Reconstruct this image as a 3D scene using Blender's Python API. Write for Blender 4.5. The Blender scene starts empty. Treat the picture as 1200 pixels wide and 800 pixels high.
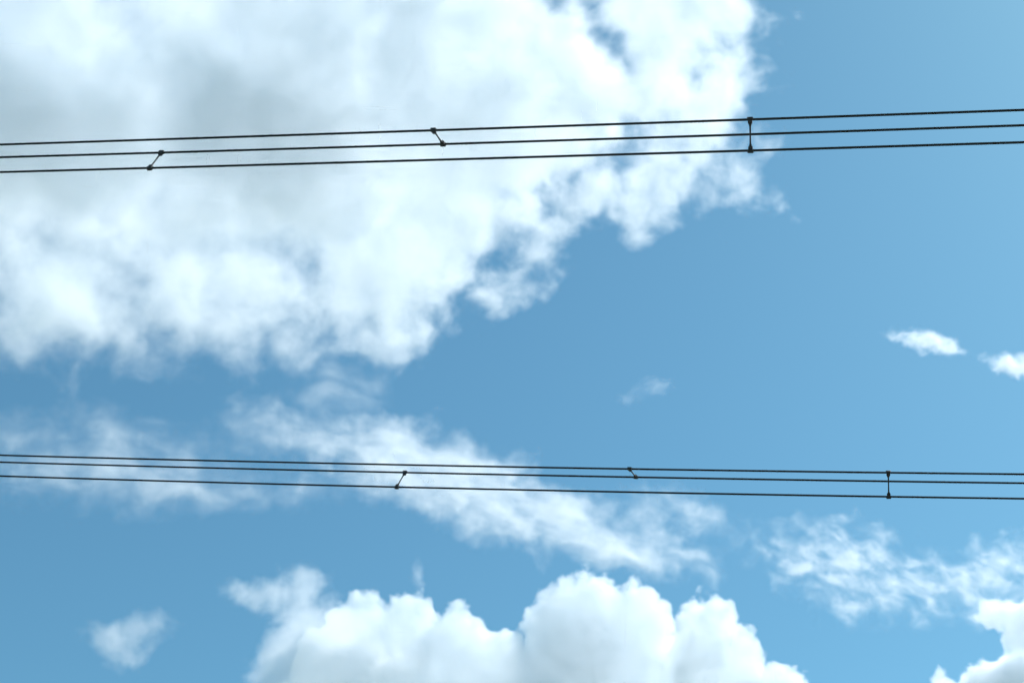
import bpy, bmesh, math
from mathutils import Vector, Matrix

# ------------------------------------------------------------------ camera, sky, sun, exposure
scene = bpy.context.scene
col = scene.collection
F = 1667.0                       # focal length in photograph pixels (1200 px wide frame): a 50 mm lens
PITCH = math.radians(39.0)
CAM = Vector((0.0, 0.0, 1.65))
cam_data = bpy.data.cameras.new('camera')
cam_data.sensor_width = 36.0
cam_data.lens = 36.0 * F / 1200.0
cam_data.clip_start = 0.1
cam_data.clip_end = 60000.0
camera = bpy.data.objects.new('camera', cam_data)
camera.location = CAM
camera.rotation_euler = (math.radians(90.0) + PITCH, 0.0, 0.0)
col.objects.link(camera)
scene.camera = camera
ROT = camera.rotation_euler.to_matrix()

SUN_EL, SUN_AZ = math.radians(50.0), math.radians(64.0)     # azimuth from +Y towards +X
world = bpy.data.worlds.new('World')
scene.world = world
world.use_nodes = True
wn = world.node_tree
wn.nodes.clear()
sky = wn.nodes.new('ShaderNodeTexSky')
sky.sky_type = 'NISHITA'
sky.sun_disc = False
sky.sun_elevation = SUN_EL
sky.sun_rotation = SUN_AZ
sky.altitude = 0.0
sky.air_density = 1.0
sky.dust_density = 0.55
sky.ozone_density = 1.0
bg = wn.nodes.new('ShaderNodeBackground')
bg.inputs['Strength'].default_value = 0.083
wo = wn.nodes.new('ShaderNodeOutputWorld')
tint = wn.nodes.new('ShaderNodeMix')            # the photograph's cool white balance
tint.data_type = 'RGBA'; tint.blend_type = 'MULTIPLY'
tint.inputs['Factor'].default_value = 1.0
tint.inputs[7].default_value = (0.69, 1.195, 1.165, 1.0)
wn.links.new(sky.outputs[0], tint.inputs[6])
wn.links.new(tint.outputs[2], bg.inputs['Color'])
wn.links.new(bg.outputs[0], wo.inputs['Surface'])
world.cycles.sampling_method = 'MANUAL'
world.cycles.sample_map_resolution = 256

sun_data = bpy.data.lights.new('sun', 'SUN')
sun_data.energy = 4.3
sun_data.angle = math.radians(0.5)
sun_data.color = (1.0, 0.99, 0.97)
sun = bpy.data.objects.new('sun', sun_data)
sun_dir = Vector((math.sin(SUN_AZ) * math.cos(SUN_EL), math.cos(SUN_AZ) * math.cos(SUN_EL), math.sin(SUN_EL)))
sun.rotation_euler = (-sun_dir).to_track_quat('-Z', 'Y').to_euler()
col.objects.link(sun)

vs = scene.view_settings
vs.view_transform = 'Standard'
vs.look = 'None'
vs.exposure = 0.6
vs.gamma = 1.0
vs.use_curve_mapping = False

cy = scene.cycles
scene.render.engine = 'CYCLES'
cy.use_adaptive_sampling = True
cy.adaptive_threshold = 0.04
cy.adaptive_min_samples = 12
cy.use_denoising = True
cy.denoiser = 'OPENIMAGEDENOISE'
cy.max_bounces = 14
cy.volume_bounces = 10
cy.diffuse_bounces = 2
cy.glossy_bounces = 2
cy.volume_step_rate = 1.0
cy.volume_max_steps = 512


def ray(px, py):
    """Camera-space direction through a photograph pixel, depth 1."""
    return Vector(((px - 600.0) / F, (400.0 - py) / F, -1.0))


def world_at(px, py, depth):
    return CAM + ROT @ (ray(px, py) * depth)


# ------------------------------------------------------------------ ground (below the frame; it lights the undersides of the clouds)
bm = bmesh.new()
bmesh.ops.create_circle(bm, cap_ends=True, radius=40000.0, segments=96)
me = bpy.data.meshes.new('ground')
bm.to_mesh(me); bm.free()
ground = bpy.data.objects.new('ground', me)
ground['kind'] = 'structure'
col.objects.link(ground)
gm = bpy.data.materials.new('open_fields')
gm.use_nodes = True
gn = gm.node_tree
gt = gn.nodes.new('ShaderNodeTexCoord')
gv = gn.nodes.new('ShaderNodeTexVoronoi'); gv.inputs['Scale'].default_value = 0.004
gr = gn.nodes.new('ShaderNodeValToRGB')
gr.color_ramp.elements[0].color = (0.09, 0.11, 0.08, 1)
gr.color_ramp.elements[1].color = (0.18, 0.18, 0.15, 1)
gn.links.new(gt.outputs['Object'], gv.inputs['Vector'])
gn.links.new(gv.outputs['Color'], gr.inputs[0])
gn.links.new(gr.outputs[0], gn.nodes['Principled BSDF'].inputs['Base Color'])
gn.nodes['Principled BSDF'].inputs['Roughness'].default_value = 0.95
me.materials.append(gm)

# ------------------------------------------------------------------ clouds (volumes)
class Fields:
    """Tiny expression builder for a geometry node tree."""
    def __init__(self, tree):
        self.t = tree

    def _in(self, sock, v):
        if isinstance(v, bpy.types.NodeSocket):
            self.t.links.new(v, sock)
        else:
            sock.default_value = v

    def m(self, op, a, b=0.0, c=0.0):
        n = self.t.nodes.new('ShaderNodeMath'); n.operation = op
        for s, v in zip(n.inputs, (a, b, c)):
            self._in(s, v)
        return n.outputs[0]

    def v(self, op, a, b=(0, 0, 0), out=0):
        n = self.t.nodes.new('ShaderNodeVectorMath'); n.operation = op
        self._in(n.inputs[0], a)
        if op == 'SCALE':
            self._in(n.inputs['Scale'], b)
        else:
            self._in(n.inputs[1], b)
        return n.outputs['Value'] if op in ('LENGTH', 'DISTANCE', 'DOT_PRODUCT') else n.outputs[0]

    def map(self, x, a, b, c=0.0, d=1.0, smooth=True):
        n = self.t.nodes.new('ShaderNodeMapRange')
        n.interpolation_type = 'SMOOTHSTEP' if smooth else 'LINEAR'
        n.clamp = True
        for s, v in zip(n.inputs, (x, a, b, c, d)):
            self._in(s, v)
        return n.outputs[0]

    def noise(self, vec, scale, detail=4.0, rough=0.55, vector=False, lac=2.0):
        n = self.t.nodes.new('ShaderNodeTexNoise')
        n.noise_dimensions = '3D'
        self._in(n.inputs['Vector'], vec)
        n.inputs['Scale'].default_value = scale
        n.inputs['Detail'].default_value = detail
        n.inputs['Roughness'].default_value = rough
        n.inputs['Lacunarity'].default_value = lac
        return n.outputs['Color' if vector else 'Fac']

    def voronoi(self, vec, scale, detail=2.0, rough=0.5):
        n = self.t.nodes.new('ShaderNodeTexVoronoi')
        n.voronoi_dimensions = '3D'; n.feature = 'F1'; n.normalize = False
        self._in(n.inputs['Vector'], vec)
        n.inputs['Scale'].default_value = scale
        n.inputs['Detail'].default_value = detail
        n.inputs['Roughness'].default_value = rough
        return n.outputs['Distance']


def cloud_material(name, g=0.35, absorb=(0.968, 0.984, 1.0)):
    m = bpy.data.materials.new(name)
    m.use_nodes = True
    nt = m.node_tree
    nt.nodes.clear()
    out = nt.nodes.new('ShaderNodeOutputMaterial')
    at = nt.nodes.new('ShaderNodeAttribute'); at.attribute_name = 'density'
    sc = nt.nodes.new('ShaderNodeVolumeScatter')
    sc.inputs['Color'].default_value = (1.0, 1.0, 1.0, 1)
    ab = nt.nodes.new('ShaderNodeVolumeAbsorption')
    ab.inputs['Color'].default_value = (*absorb, 1)
    add = nt.nodes.new('ShaderNodeAddShader')
    sc.inputs['Anisotropy'].default_value = g
    nt.links.new(at.outputs['Fac'], sc.inputs['Density'])
    nt.links.new(at.outputs['Fac'], ab.inputs['Density'])
    nt.links.new(sc.outputs[0], add.inputs[0])
    nt.links.new(ab.outputs[0], add.inputs[1])
    m.cycles.volume_sampling = 'DISTANCE'
    m.cycles.volume_interpolation = 'LINEAR'
    nt.links.new(add.outputs[0], out.inputs['Volume'])
    return m


def cloud(label, depth, blobs, density, voxel=3.0, blend=30.0, pad=24.0, bulge=None, warp=(12.0, 60.0),
          rough=None, edge=8.0, holes=(), fibre=None, g=0.35, step=4.0, seed=0.0):
    """One cloud, a body of vapour with its own depth. Lengths are in photograph pixels at the cloud's distance (1 px = depth / F metres).
    blobs: (px, py, rx, ry, rz, dz, tilt) ellipsoids, joined softly; warp: (amount, size) of swirl; rough: (amount, size) of fractal
    edge; bulge: (height, size) of cauliflower lumps; edge: width over which the air thickens to full density;
    holes: (px, py, rx, ry, tilt, softness, veil left in them) gaps; fibre: (size, stretch, tilt, low, high) torn streaks."""
    u = depth / F
    items = []
    for b in blobs:
        px, py, rx, ry = b[:4]
        rz = b[4] if len(b) > 4 else 0.5 * (rx + ry)
        dz = b[5] if len(b) > 5 else 0.0
        tilt = b[6] if len(b) > 6 else 0.0
        k = 1.0 + dz * u / depth
        items.append((ray(px, py) * (depth + dz * u) / u, Vector((rx * k, ry * k, rz)), math.radians(tilt)))
    grow = pad + warp[0] * 0.5 + (rough[0] * 0.4 if rough else 0.0)

    def reach(r, t, k):
        if k == 2:
            return r.z
        a, b = (r.x, r.y) if k == 0 else (r.y, r.x)
        return math.hypot(a * math.cos(t), b * math.sin(t))
    lo = Vector([min(c[k] - reach(r, t, k) for c, r, t in items) - grow for k in range(3)])
    hi = Vector([max(c[k] + reach(r, t, k) for c, r, t in items) + grow for k in range(3)])
    mid = (lo + hi) / 2
    vol = bpy.data.volumes.new('cloud')
    ob = bpy.data.objects.new('cloud', vol)
    col.objects.link(ob)
    ob.matrix_world = Matrix.Translation(CAM + ROT @ (mid * u)) @ ROT.to_4x4()
    ob['label'] = label
    ob['category'] = 'cloud'
    mat = cloud_material('cloud_vapour', g)
    mat.cycles.volume_step_rate = step
    vol.materials.append(mat)

    tree = bpy.data.node_groups.new('cloud_shape', 'GeometryNodeTree')
    tree.interface.new_socket('Geometry', in_out='OUTPUT', socket_type='NodeSocketGeometry')
    E = Fields(tree)
    pos = tree.nodes.new('GeometryNodeInputPosition').outputs[0]
    P = E.v('ADD', E.v('SCALE', pos, 1.0 / u), tuple(mid))
    Ps = E.v('ADD', P, (seed * 371.1, seed * 117.7, seed * 233.3))

    def turned(vec, deg):
        if not deg:
            return vec
        n = tree.nodes.new('ShaderNodeVectorRotate'); n.rotation_type = 'Z_AXIS'
        tree.links.new(vec, n.inputs['Vector']); n.inputs['Angle'].default_value = math.radians(deg)
        return n.outputs[0]

    w = E.v('SUBTRACT', E.noise(Ps, 1.0 / warp[1], 2.0, 0.5, vector=True), (0.5, 0.5, 0.5))
    Q = E.v('ADD', P, E.v('SCALE', w, warp[0] * 2.0))
    d = None
    for c, r, t in items:
        q = turned(E.v('SUBTRACT', Q, tuple(c)), math.degrees(t))
        e = E.m('MULTIPLY', E.m('SUBTRACT', E.v('LENGTH', E.v('DIVIDE', q, tuple(r))), 1.0), min(r.x, r.y))
        d = e if d is None else E.m('SMOOTH_MIN', d, e, blend)
    if bulge:
        vo = E.voronoi(E.v('ADD', Ps, E.v('SCALE', w, bulge[1] * 0.6)), 1.0 / bulge[1], 3.0, 0.5)
        d = E.m('ADD', d, E.m('MULTIPLY', E.m('SUBTRACT', vo, 0.55), bulge[0]))
    for px, py, rx, ry, tilt, soft, veil in holes:
        c = ray(px, py) * F
        q = turned(E.v('MULTIPLY', E.v('SUBTRACT', Q, tuple(c)), (1.0, 1.0, 0.0)), tilt)
        e = E.m('MULTIPLY', E.m('SUBTRACT', 1.0, E.v('LENGTH', E.v('DIVIDE', q, (rx, ry, 1.0)))), min(rx, ry))
        e = E.m('SUBTRACT', e, veil)
        d = E.m('SMOOTH_MAX', d, e, soft)
    if rough:
        f = E.noise(E.v('ADD', Ps, E.v('SCALE', w, warp[0] * 2.0)), 1.0 / rough[1], 8.0, 0.64)
        d = E.m('ADD', d, E.m('MULTIPLY', E.m('SUBTRACT', f, 0.5), rough[0] * 2.0))
    if isinstance(edge, tuple):                    # the fade widens towards one side: (x0, width there, x1, width there)
        px_ = E.v('DOT_PRODUCT', P, (1.0, 0.0, 0.0))
        edge = E.map(px_, edge[0] - 600.0, edge[2] - 600.0, edge[1], edge[3])
        rho = E.map(E.m('DIVIDE', d, E.m('MULTIPLY', edge, -1.0)), 0.0, 1.0)
    else:
        rho = E.map(d, 0.0, -edge)
    if fibre:
        size, stretch, tilt, low, high = fibre
        q = turned(E.v('ADD', Ps, E.v('SCALE', w, warp[0] * 2.0)), tilt)
        f = E.noise(E.v('DIVIDE', q, (stretch, 1.0, 1.0)), 1.0 / size, 5.0, 0.62)
        rho = E.m('MULTIPLY', rho, E.map(f, low, high))
    rho = E.m('MULTIPLY', rho, density / u)
    vc = tree.nodes.new('GeometryNodeVolumeCube')
    tree.links.new(rho, vc.inputs['Density'])
    vc.inputs['Background'].default_value = 0.0
    half = (hi - lo) / 2
    vc.inputs['Min'].default_value = tuple(-half * u)
    vc.inputs['Max'].default_value = tuple(half * u)
    res = [max(8, int(2 * half[k] / voxel)) for k in range(3)]
    for key, n_ in zip(('Resolution X', 'Resolution Y', 'Resolution Z'), res):
        vc.inputs[key].default_value = n_
    sm = tree.nodes.new('GeometryNodeSetMaterial')
    sm.inputs['Material'].default_value = mat
    out = tree.nodes.new('NodeGroupOutput')
    tree.links.new(vc.outputs[0], sm.inputs['Geometry'])
    tree.links.new(sm.outputs[0], out.inputs[0])
    md = ob.modifiers.new('cloud_shape', 'NODES')
    md.node_group = tree
    md.show_viewport = False          # grown at render time only
    print('CLOUD', label[:30], res, round(res[0] * res[1] * res[2] / 1e6, 2), 'M voxels')
    return ob


#CLOUDS
cloud('huge grey-bellied cloud with a bright ragged white edge behind the wider wire bundle', 1700.0, [
    (60, 150, 290, 170, 60), (300, 140, 230, 180, 60), (40, 20, 280, 120, 52), (330, 20, 240, 120, 56), (520, 120, 200, 200, 34), (640, 120, 140, 150, 28),
    (750, 60, 150, 150, 25), (822, 40, 90, 126, 23), (806, 160, 88, 88, 22), (878, 188, 40, 72, 18), (740, 200, 116, 86, 22),
    (200, 255, 190, 110, 34), (400, 230, 150, 120, 34),
    (440, 310, 134, 114, 28), (545, 270, 118, 102, 25), (260, 335, 175, 122, 24), (80, 325, 180, 122, 24),
    (442, 392, 58, 64, 20), (600, 295, 116, 58, 19, 0, -36)],
    density=0.053, voxel=2.2, warp=(16.0, 80.0), rough=(88.0, 62.0), edge=(250, 110.0, 520, 62.0), step=5.0,
    holes=((628, 264, 50, 6, -42, 10, 8), (726, 70, 40, 3, 62, 8, 24)),
    fibre=(150.0, 1.3, 20.0, -0.6, 0.5))
cloud('bright white cumulus cloud with three cauliflower domes below the narrower wire bundle', 4200.0, [
    (425, 772, 62, 86, 24, -10), (478, 762, 52, 80, 22, -6), (535, 785, 56, 88, 24), (590, 800, 56, 78, 22), (620, 815, 56, 68, 22),
    (690, 780, 80, 122, 28, 16), (650, 760, 46, 86, 24, 8), (745, 762, 58, 92, 24, 16), (795, 800, 40, 78, 22),
    (830, 770, 52, 88, 26, -34), (866, 796, 36, 76, 22, -34), (908, 822, 52, 52, 22, -20), (945, 850, 50, 52, 22),
    (650, 930, 340, 120, 22), (390, 850, 80, 110, 20), (382, 785, 46, 66, 18)],
    density=0.08, voxel=1.6, blend=5.0, bulge=(13.0, 24.0), warp=(4.0, 44.0), rough=(4.5, 14.0), edge=5.0, seed=2, step=4.5)
cloud('grey soft-edged cloud puff leaning against the white cumulus domes', 4000.0, [
    (352, 692, 42, 40, 15), (300, 696, 56, 24, 11), (372, 745, 60, 60, 17), (335, 795, 56, 66, 16), (420, 800, 90, 60, 18)],
    density=0.042, voxel=2.0, warp=(10.0, 50.0), rough=(36.0, 36.0), edge=30.0, seed=3)
cloud('long thin white cloud streak slanting behind the narrower wire bundle', 2500.0, [
    (500, 550, 150, 62, 15, 0, 10), (640, 606, 180, 52, 15, 0, 16), (745, 642, 130, 42, 13, 0, 10), (390, 512, 130, 38, 9, 0, 12), (315, 488, 60, 24, 8, 0, 6),
    (560, 600, 70, 42, 12), (815, 602, 90, 32, 7, 0, 24)],
    density=0.095, voxel=2.0, warp=(12.0, 50.0), rough=(46.0, 50.0), edge=50.0, fibre=(17.0, 3.0, 16.0, 0.16, 0.76), seed=4)
cloud('pale thin veil of cloud behind the narrower wire bundle beside the long streak', 2500.0, [
    (130, 545, 200, 68, 12), (290, 572, 150, 40, 11), (120, 502, 80, 40, 10), (15, 515, 90, 48, 10), (200, 607, 18, 12, 8), (395, 452, 66, 54, 9), (330, 500, 100, 46, 8)],
    density=0.072, voxel=2.2, warp=(14.0, 60.0), rough=(50.0, 56.0), edge=74.0, fibre=(26.0, 2.2, 8.0, 0.18, 0.85), seed=5)
cloud('torn lacy cloud patch below the narrower wire bundle above the small white dome', 2600.0, [
    (985, 660, 126, 56, 15, 0, 12), (1100, 690, 145, 50, 15, 0, 4), (1000, 626, 64, 26, 11, 0, 10), (1190, 665, 95, 46, 13), (990, 708, 34, 34, 11)],
    density=0.105, voxel=1.7, warp=(16.0, 34.0), rough=(46.0, 30.0), edge=56.0, fibre=(15.0, 2.2, 22.0, 0.34, 0.8), seed=6)
cloud('small white cloud wisp alone in clear blue sky tapering to one end', 2200.0, [
    (1075, 397, 38, 14, 10, 0, 8), (1110, 407, 34, 8, 7, 0, 14)],
    density=0.13, voxel=1.3, warp=(6.0, 22.0), rough=(18.0, 22.0), edge=16.0, fibre=(9.0, 2.0, 12.0, 0.26, 0.7), seed=7, pad=10)
cloud('small plump white cloud scrap beside the tapering wisp', 2200.0, [
    (1182, 425, 34, 14, 12, 0, 8), (1212, 430, 30, 14, 12)],
    density=0.12, voxel=1.3, warp=(6.0, 22.0), rough=(18.0, 22.0), edge=16.0, fibre=(12.0, 1.6, 8.0, 0.2, 0.66), seed=8, pad=10)
cloud('white cumulus cloud with a round sunlit head over a shaded grey base', 3900.0, [
    (1174, 722, 37, 32, 20), (1210, 738, 46, 46, 22), (1212, 810, 80, 56, 40), (1155, 812, 44, 44, 26), (1104, 804, 28, 24, 16)],
    density=0.085, voxel=1.7, blend=5.0, bulge=(13.0, 24.0), warp=(5.0, 40.0), rough=(8.0, 20.0), edge=5.0, seed=9)
cloud('little faint grey cloud puff alone low in the blue sky', 3000.0, [
    (142, 742, 54, 22, 13, 0, -6), (182, 733, 30, 20, 11), (142, 767, 36, 24, 11)],
    density=0.04, voxel=2.0, warp=(8.0, 40.0), rough=(26.0, 36.0), edge=26.0, seed=10, pad=12)
cloud('tiny faint cloud wisp between the huge cloud and the narrower wire bundle', 2300.0, [
    (745, 462, 34, 13, 8, 0, -16), (770, 452, 16, 11, 8)],
    density=0.045, voxel=1.6, warp=(6.0, 24.0), rough=(14.0, 24.0), edge=20.0, fibre=(10.0, 2.0, -16.0, 0.3, 0.75), seed=11, pad=8)
cloud('tiny upright cloud wisp just above the white cumulus domes', 3800.0, [
    (490, 676, 11, 20, 8)],
    density=0.05, voxel=1.6, warp=(6.0, 24.0), rough=(14.0, 24.0), edge=16.0, seed=12, pad=8)

# ------------------------------------------------------------------ wires
def mat_metal(name, base, metallic, rough):
    m = bpy.data.materials.new(name)
    m.use_nodes = True
    nt = m.node_tree
    b = nt.nodes['Principled BSDF']
    tc = nt.nodes.new('ShaderNodeTexCoord')
    n = nt.nodes.new('ShaderNodeTexNoise'); n.inputs['Scale'].default_value = 9.0; n.inputs['Detail'].default_value = 5.0
    r = nt.nodes.new('ShaderNodeValToRGB')
    r.color_ramp.elements[0].color = (*[c * 0.85 for c in base], 1); r.color_ramp.elements[0].position = 0.35
    r.color_ramp.elements[1].color = (*[c * 1.15 for c in base], 1); r.color_ramp.elements[1].position = 0.7
    nt.links.new(tc.outputs['Object'], n.inputs['Vector'])
    nt.links.new(n.outputs['Fac'], r.inputs[0])
    nt.links.new(r.outputs[0], b.inputs['Base Color'])
    b.inputs['Metallic'].default_value = metallic
    b.inputs['Roughness'].default_value = rough
    return m


M_WIRE = mat_metal('weathered_aluminium', (0.016, 0.017, 0.019), 0.0, 0.85)
M_CLAMP = mat_metal('dark_cast_metal', (0.03, 0.03, 0.034), 0.0, 0.75)
M_BOLT = mat_metal('galvanised_bolt', (0.07, 0.07, 0.075), 0.3, 0.6)


class Wire:
    """A hanging wire through three photograph points at x = 0, 600, 1200; straight in plan, sagging in a vertical plane."""
    def __init__(self, ys, z_near, z_far, dz):
        inv = [1.0 / z_far, 0.5 / z_far + 0.5 / z_near, 1.0 / z_near]
        P = [world_at(x, y, 1.0 / i + dz) for x, y, i in zip((0, 600, 1200), ys, inv)]
        A, C = P[0], P[2]
        ch = C - A
        t1 = (P[1] - A).xy.dot(ch.xy) / ch.xy.dot(ch.xy)
        self.c = (P[1].z - A.z - ch.z * t1) / (t1 * t1 - t1)     # z = A + ch t + c (t^2 - t)
        self.A, self.ch = A, ch

    def at(self, t):
        return self.A + self.ch * t + Vector((0, 0, self.c * (t * t - t)))

    def at_pixel(self, px):
        lo, hi = -0.5, 1.5
        for _ in range(50):
            m_ = (lo + hi) / 2
            q = ROT.transposed() @ (self.at(m_) - CAM)
            x = 600.0 + F * q.x / -q.z
            lo, hi = (m_, hi) if x < px else (lo, m_)
        return self.at(lo), (self.at(lo + 1e-3) - self.at(lo - 1e-3)).normalized()


def tube(bm, pts, r, n=10):
    rings = []
    for i, p in enumerate(pts):
        d = (pts[min(i + 1, len(pts) - 1)] - pts[max(i - 1, 0)]).normalized()
        a = d.cross(Vector((0, 0, 1))).normalized()
        b = a.cross(d)
        rr = r[i] if isinstance(r, (list, tuple)) else r
        rings.append([bm.verts.new(p + (a * math.cos(2 * math.pi * k / n) + b * math.sin(2 * math.pi * k / n)) * rr) for k in range(n)])
    for a, b in zip(rings, rings[1:]):
        for k in range(n):
            bm.faces.new((a[k], a[(k + 1) % n], b[(k + 1) % n], b[k]))
    bm.faces.new(rings[0][::-1]); bm.faces.new(rings[-1])


def make(name, bm, mat, parent=None, origin=None, smooth=True):
    bmesh.ops.recalc_face_normals(bm, faces=bm.faces)
    me = bpy.data.meshes.new(name)
    if origin is not None:
        bmesh.ops.translate(bm, verts=bm.verts, vec=-origin)
    bm.to_mesh(me); bm.free()
    for p in me.polygons:
        p.use_smooth = smooth
    me.materials.append(mat)
    ob = bpy.data.objects.new(name, me)
    col.objects.link(ob)
    if parent:
        ob.parent = parent
    elif origin is not None:
        ob.location = origin
    return ob


A_SIDE = 0.45                                   # bundle side in metres
RB = A_SIDE / math.sqrt(3.0)
D1, D2 = 20.8, 27.0
def ends(d, ratio):
    near = 2 * d / (1 + ratio)
    return near, near * ratio
n1, f1 = ends(D1, 1.18)
n2, f2 = ends(D2, 1.19)
wires = {
    'ut': Wire((169.57, 150.21, 128.99), n1, f1, -0.5 * RB),
    'um': Wire((184.42, 166.96, 146.96), n1, f1, 1.0 * RB),
    'ul': Wire((201.81, 185.29, 166.85), n1, f1, -0.5 * RB),
    'lt': Wire((533.09, 548.19, 555.38), n2, f2, -0.678 * RB),
    'lm': Wire((541.19, 557.22, 565.83), n2, f2, 0.975 * RB),
    'll': Wire((557.48, 574.79, 583.98), n2, f2, -0.297 * RB)}
which = {'u': 'in the wider-spaced bundle of three crossing the huge cloud', 'l': 'in the tighter bundle of three crossing the long thin cloud streak'}
place = {'t': 'uppermost black wire', 'm': 'middle black wire', 'l': 'lowermost black wire'}
for k, w_ in wires.items():
    bm = bmesh.new()
    pts = [w_.at(-2.5 + 6.0 * i / 120) for i in range(121)]
    tube(bm, pts, 0.0172 if k[0] == 'u' else 0.018)
    ob = make('power_wire', bm, M_WIRE, origin=w_.at(0.5))
    ob['label'] = place[k[1]] + ' ' + which[k[0]]
    ob['category'] = 'power line'
    ob['group'] = 'wires of the ' + ('wider' if k[0] == 'u' else 'tighter') + ' three-wire bundle'


def oriented_box(bm, c, ax, ay, az, sx, sy, sz, bev):
    r = bmesh.ops.create_cube(bm, size=1.0)
    M = Matrix((ax * sx, ay * sy, az * sz)).transposed().to_4x4()
    M.translation = c
    bmesh.ops.transform(bm, matrix=M, verts=r['verts'])
    es = list({e for v in r['verts'] for e in v.link_edges})
    bmesh.ops.bevel(bm, geom=es, offset=bev, segments=2, affect='EDGES', profile=0.6)


def spacer(a, xa, b, xb, label):
    pa, ta = wires[a].at_pixel(xa)
    pb, tb = wires[b].at_pixel(xb)
    root = bpy.data.objects.new('wire_spacer', None)
    root.empty_display_size = 0.1
    col.objects.link(root)
    o = (pa + pb) / 2
    root.location = o
    root['label'] = label
    root['category'] = 'spacer'
    root['group'] = 'spacers clipped between pairs of wires'
    d = (pb - pa).normalized()
    L = (pb - pa).length
    # arm: a slim rod thickening to a neck at each clamp
    bm = bmesh.new()
    ss = (0.035, 0.075, 0.10, 0.5 * L, L - 0.10, L - 0.075, L - 0.035)
    tube(bm, [pa + d * s_ for s_ in ss], [0.022, 0.019, 0.0125, 0.0115, 0.0125, 0.019, 0.022], 12)
    make('arm', bm, M_CLAMP, root, o)
    for p, t, s_ in ((pa, ta, 1), (pb, tb, -1)):
        dd = d * s_
        z = (dd - t * dd.dot(t)).normalized()            # from the wire towards the partner, square to the wire
        y = t.cross(z)
        bm = bmesh.new()
        oriented_box(bm, p + z * 0.030, t, y, z, 0.062, 0.050, 0.060, 0.009)        # clamp jaw block
        oriented_box(bm, p - z * 0.012, t, y, z, 0.085, 0.058, 0.046, 0.012)        # saddle round the wire
        cl = make('clamp', bm, M_CLAMP, root, o)
        bm = bmesh.new()
        c = p + z * 0.032
        tube(bm, [c - y * 0.042, c - y * 0.030, c - y * 0.0299, c + y * 0.0299, c + y * 0.030, c + y * 0.040], [0.013, 0.013, 0.007, 0.007, 0.012, 0.012], 6)
        make('bolt', bm, M_BOLT, cl, o, smooth=False)
    return root


spacer('ut', 508, 'um', 519, 'short slanted spacer joining the uppermost and middle wires of the wider-spaced bundle')
spacer('um', 189, 'ul', 175.5, 'short slanted spacer joining the middle and lowermost wires of the wider-spaced bundle')
spacer('ut', 879, 'ul', 879.5, 'long upright spacer joining the outer two wires of the wider-spaced bundle')
spacer('lt', 738, 'lm', 745, 'small slanted spacer joining the uppermost and middle wires of the tighter bundle')
spacer('lm', 474.5, 'll', 465, 'small slanted spacer joining the middle and lowermost wires of the tighter bundle')
spacer('lt', 1041, 'll', 1041.5, 'upright spacer joining the outer two wires of the tighter bundle')
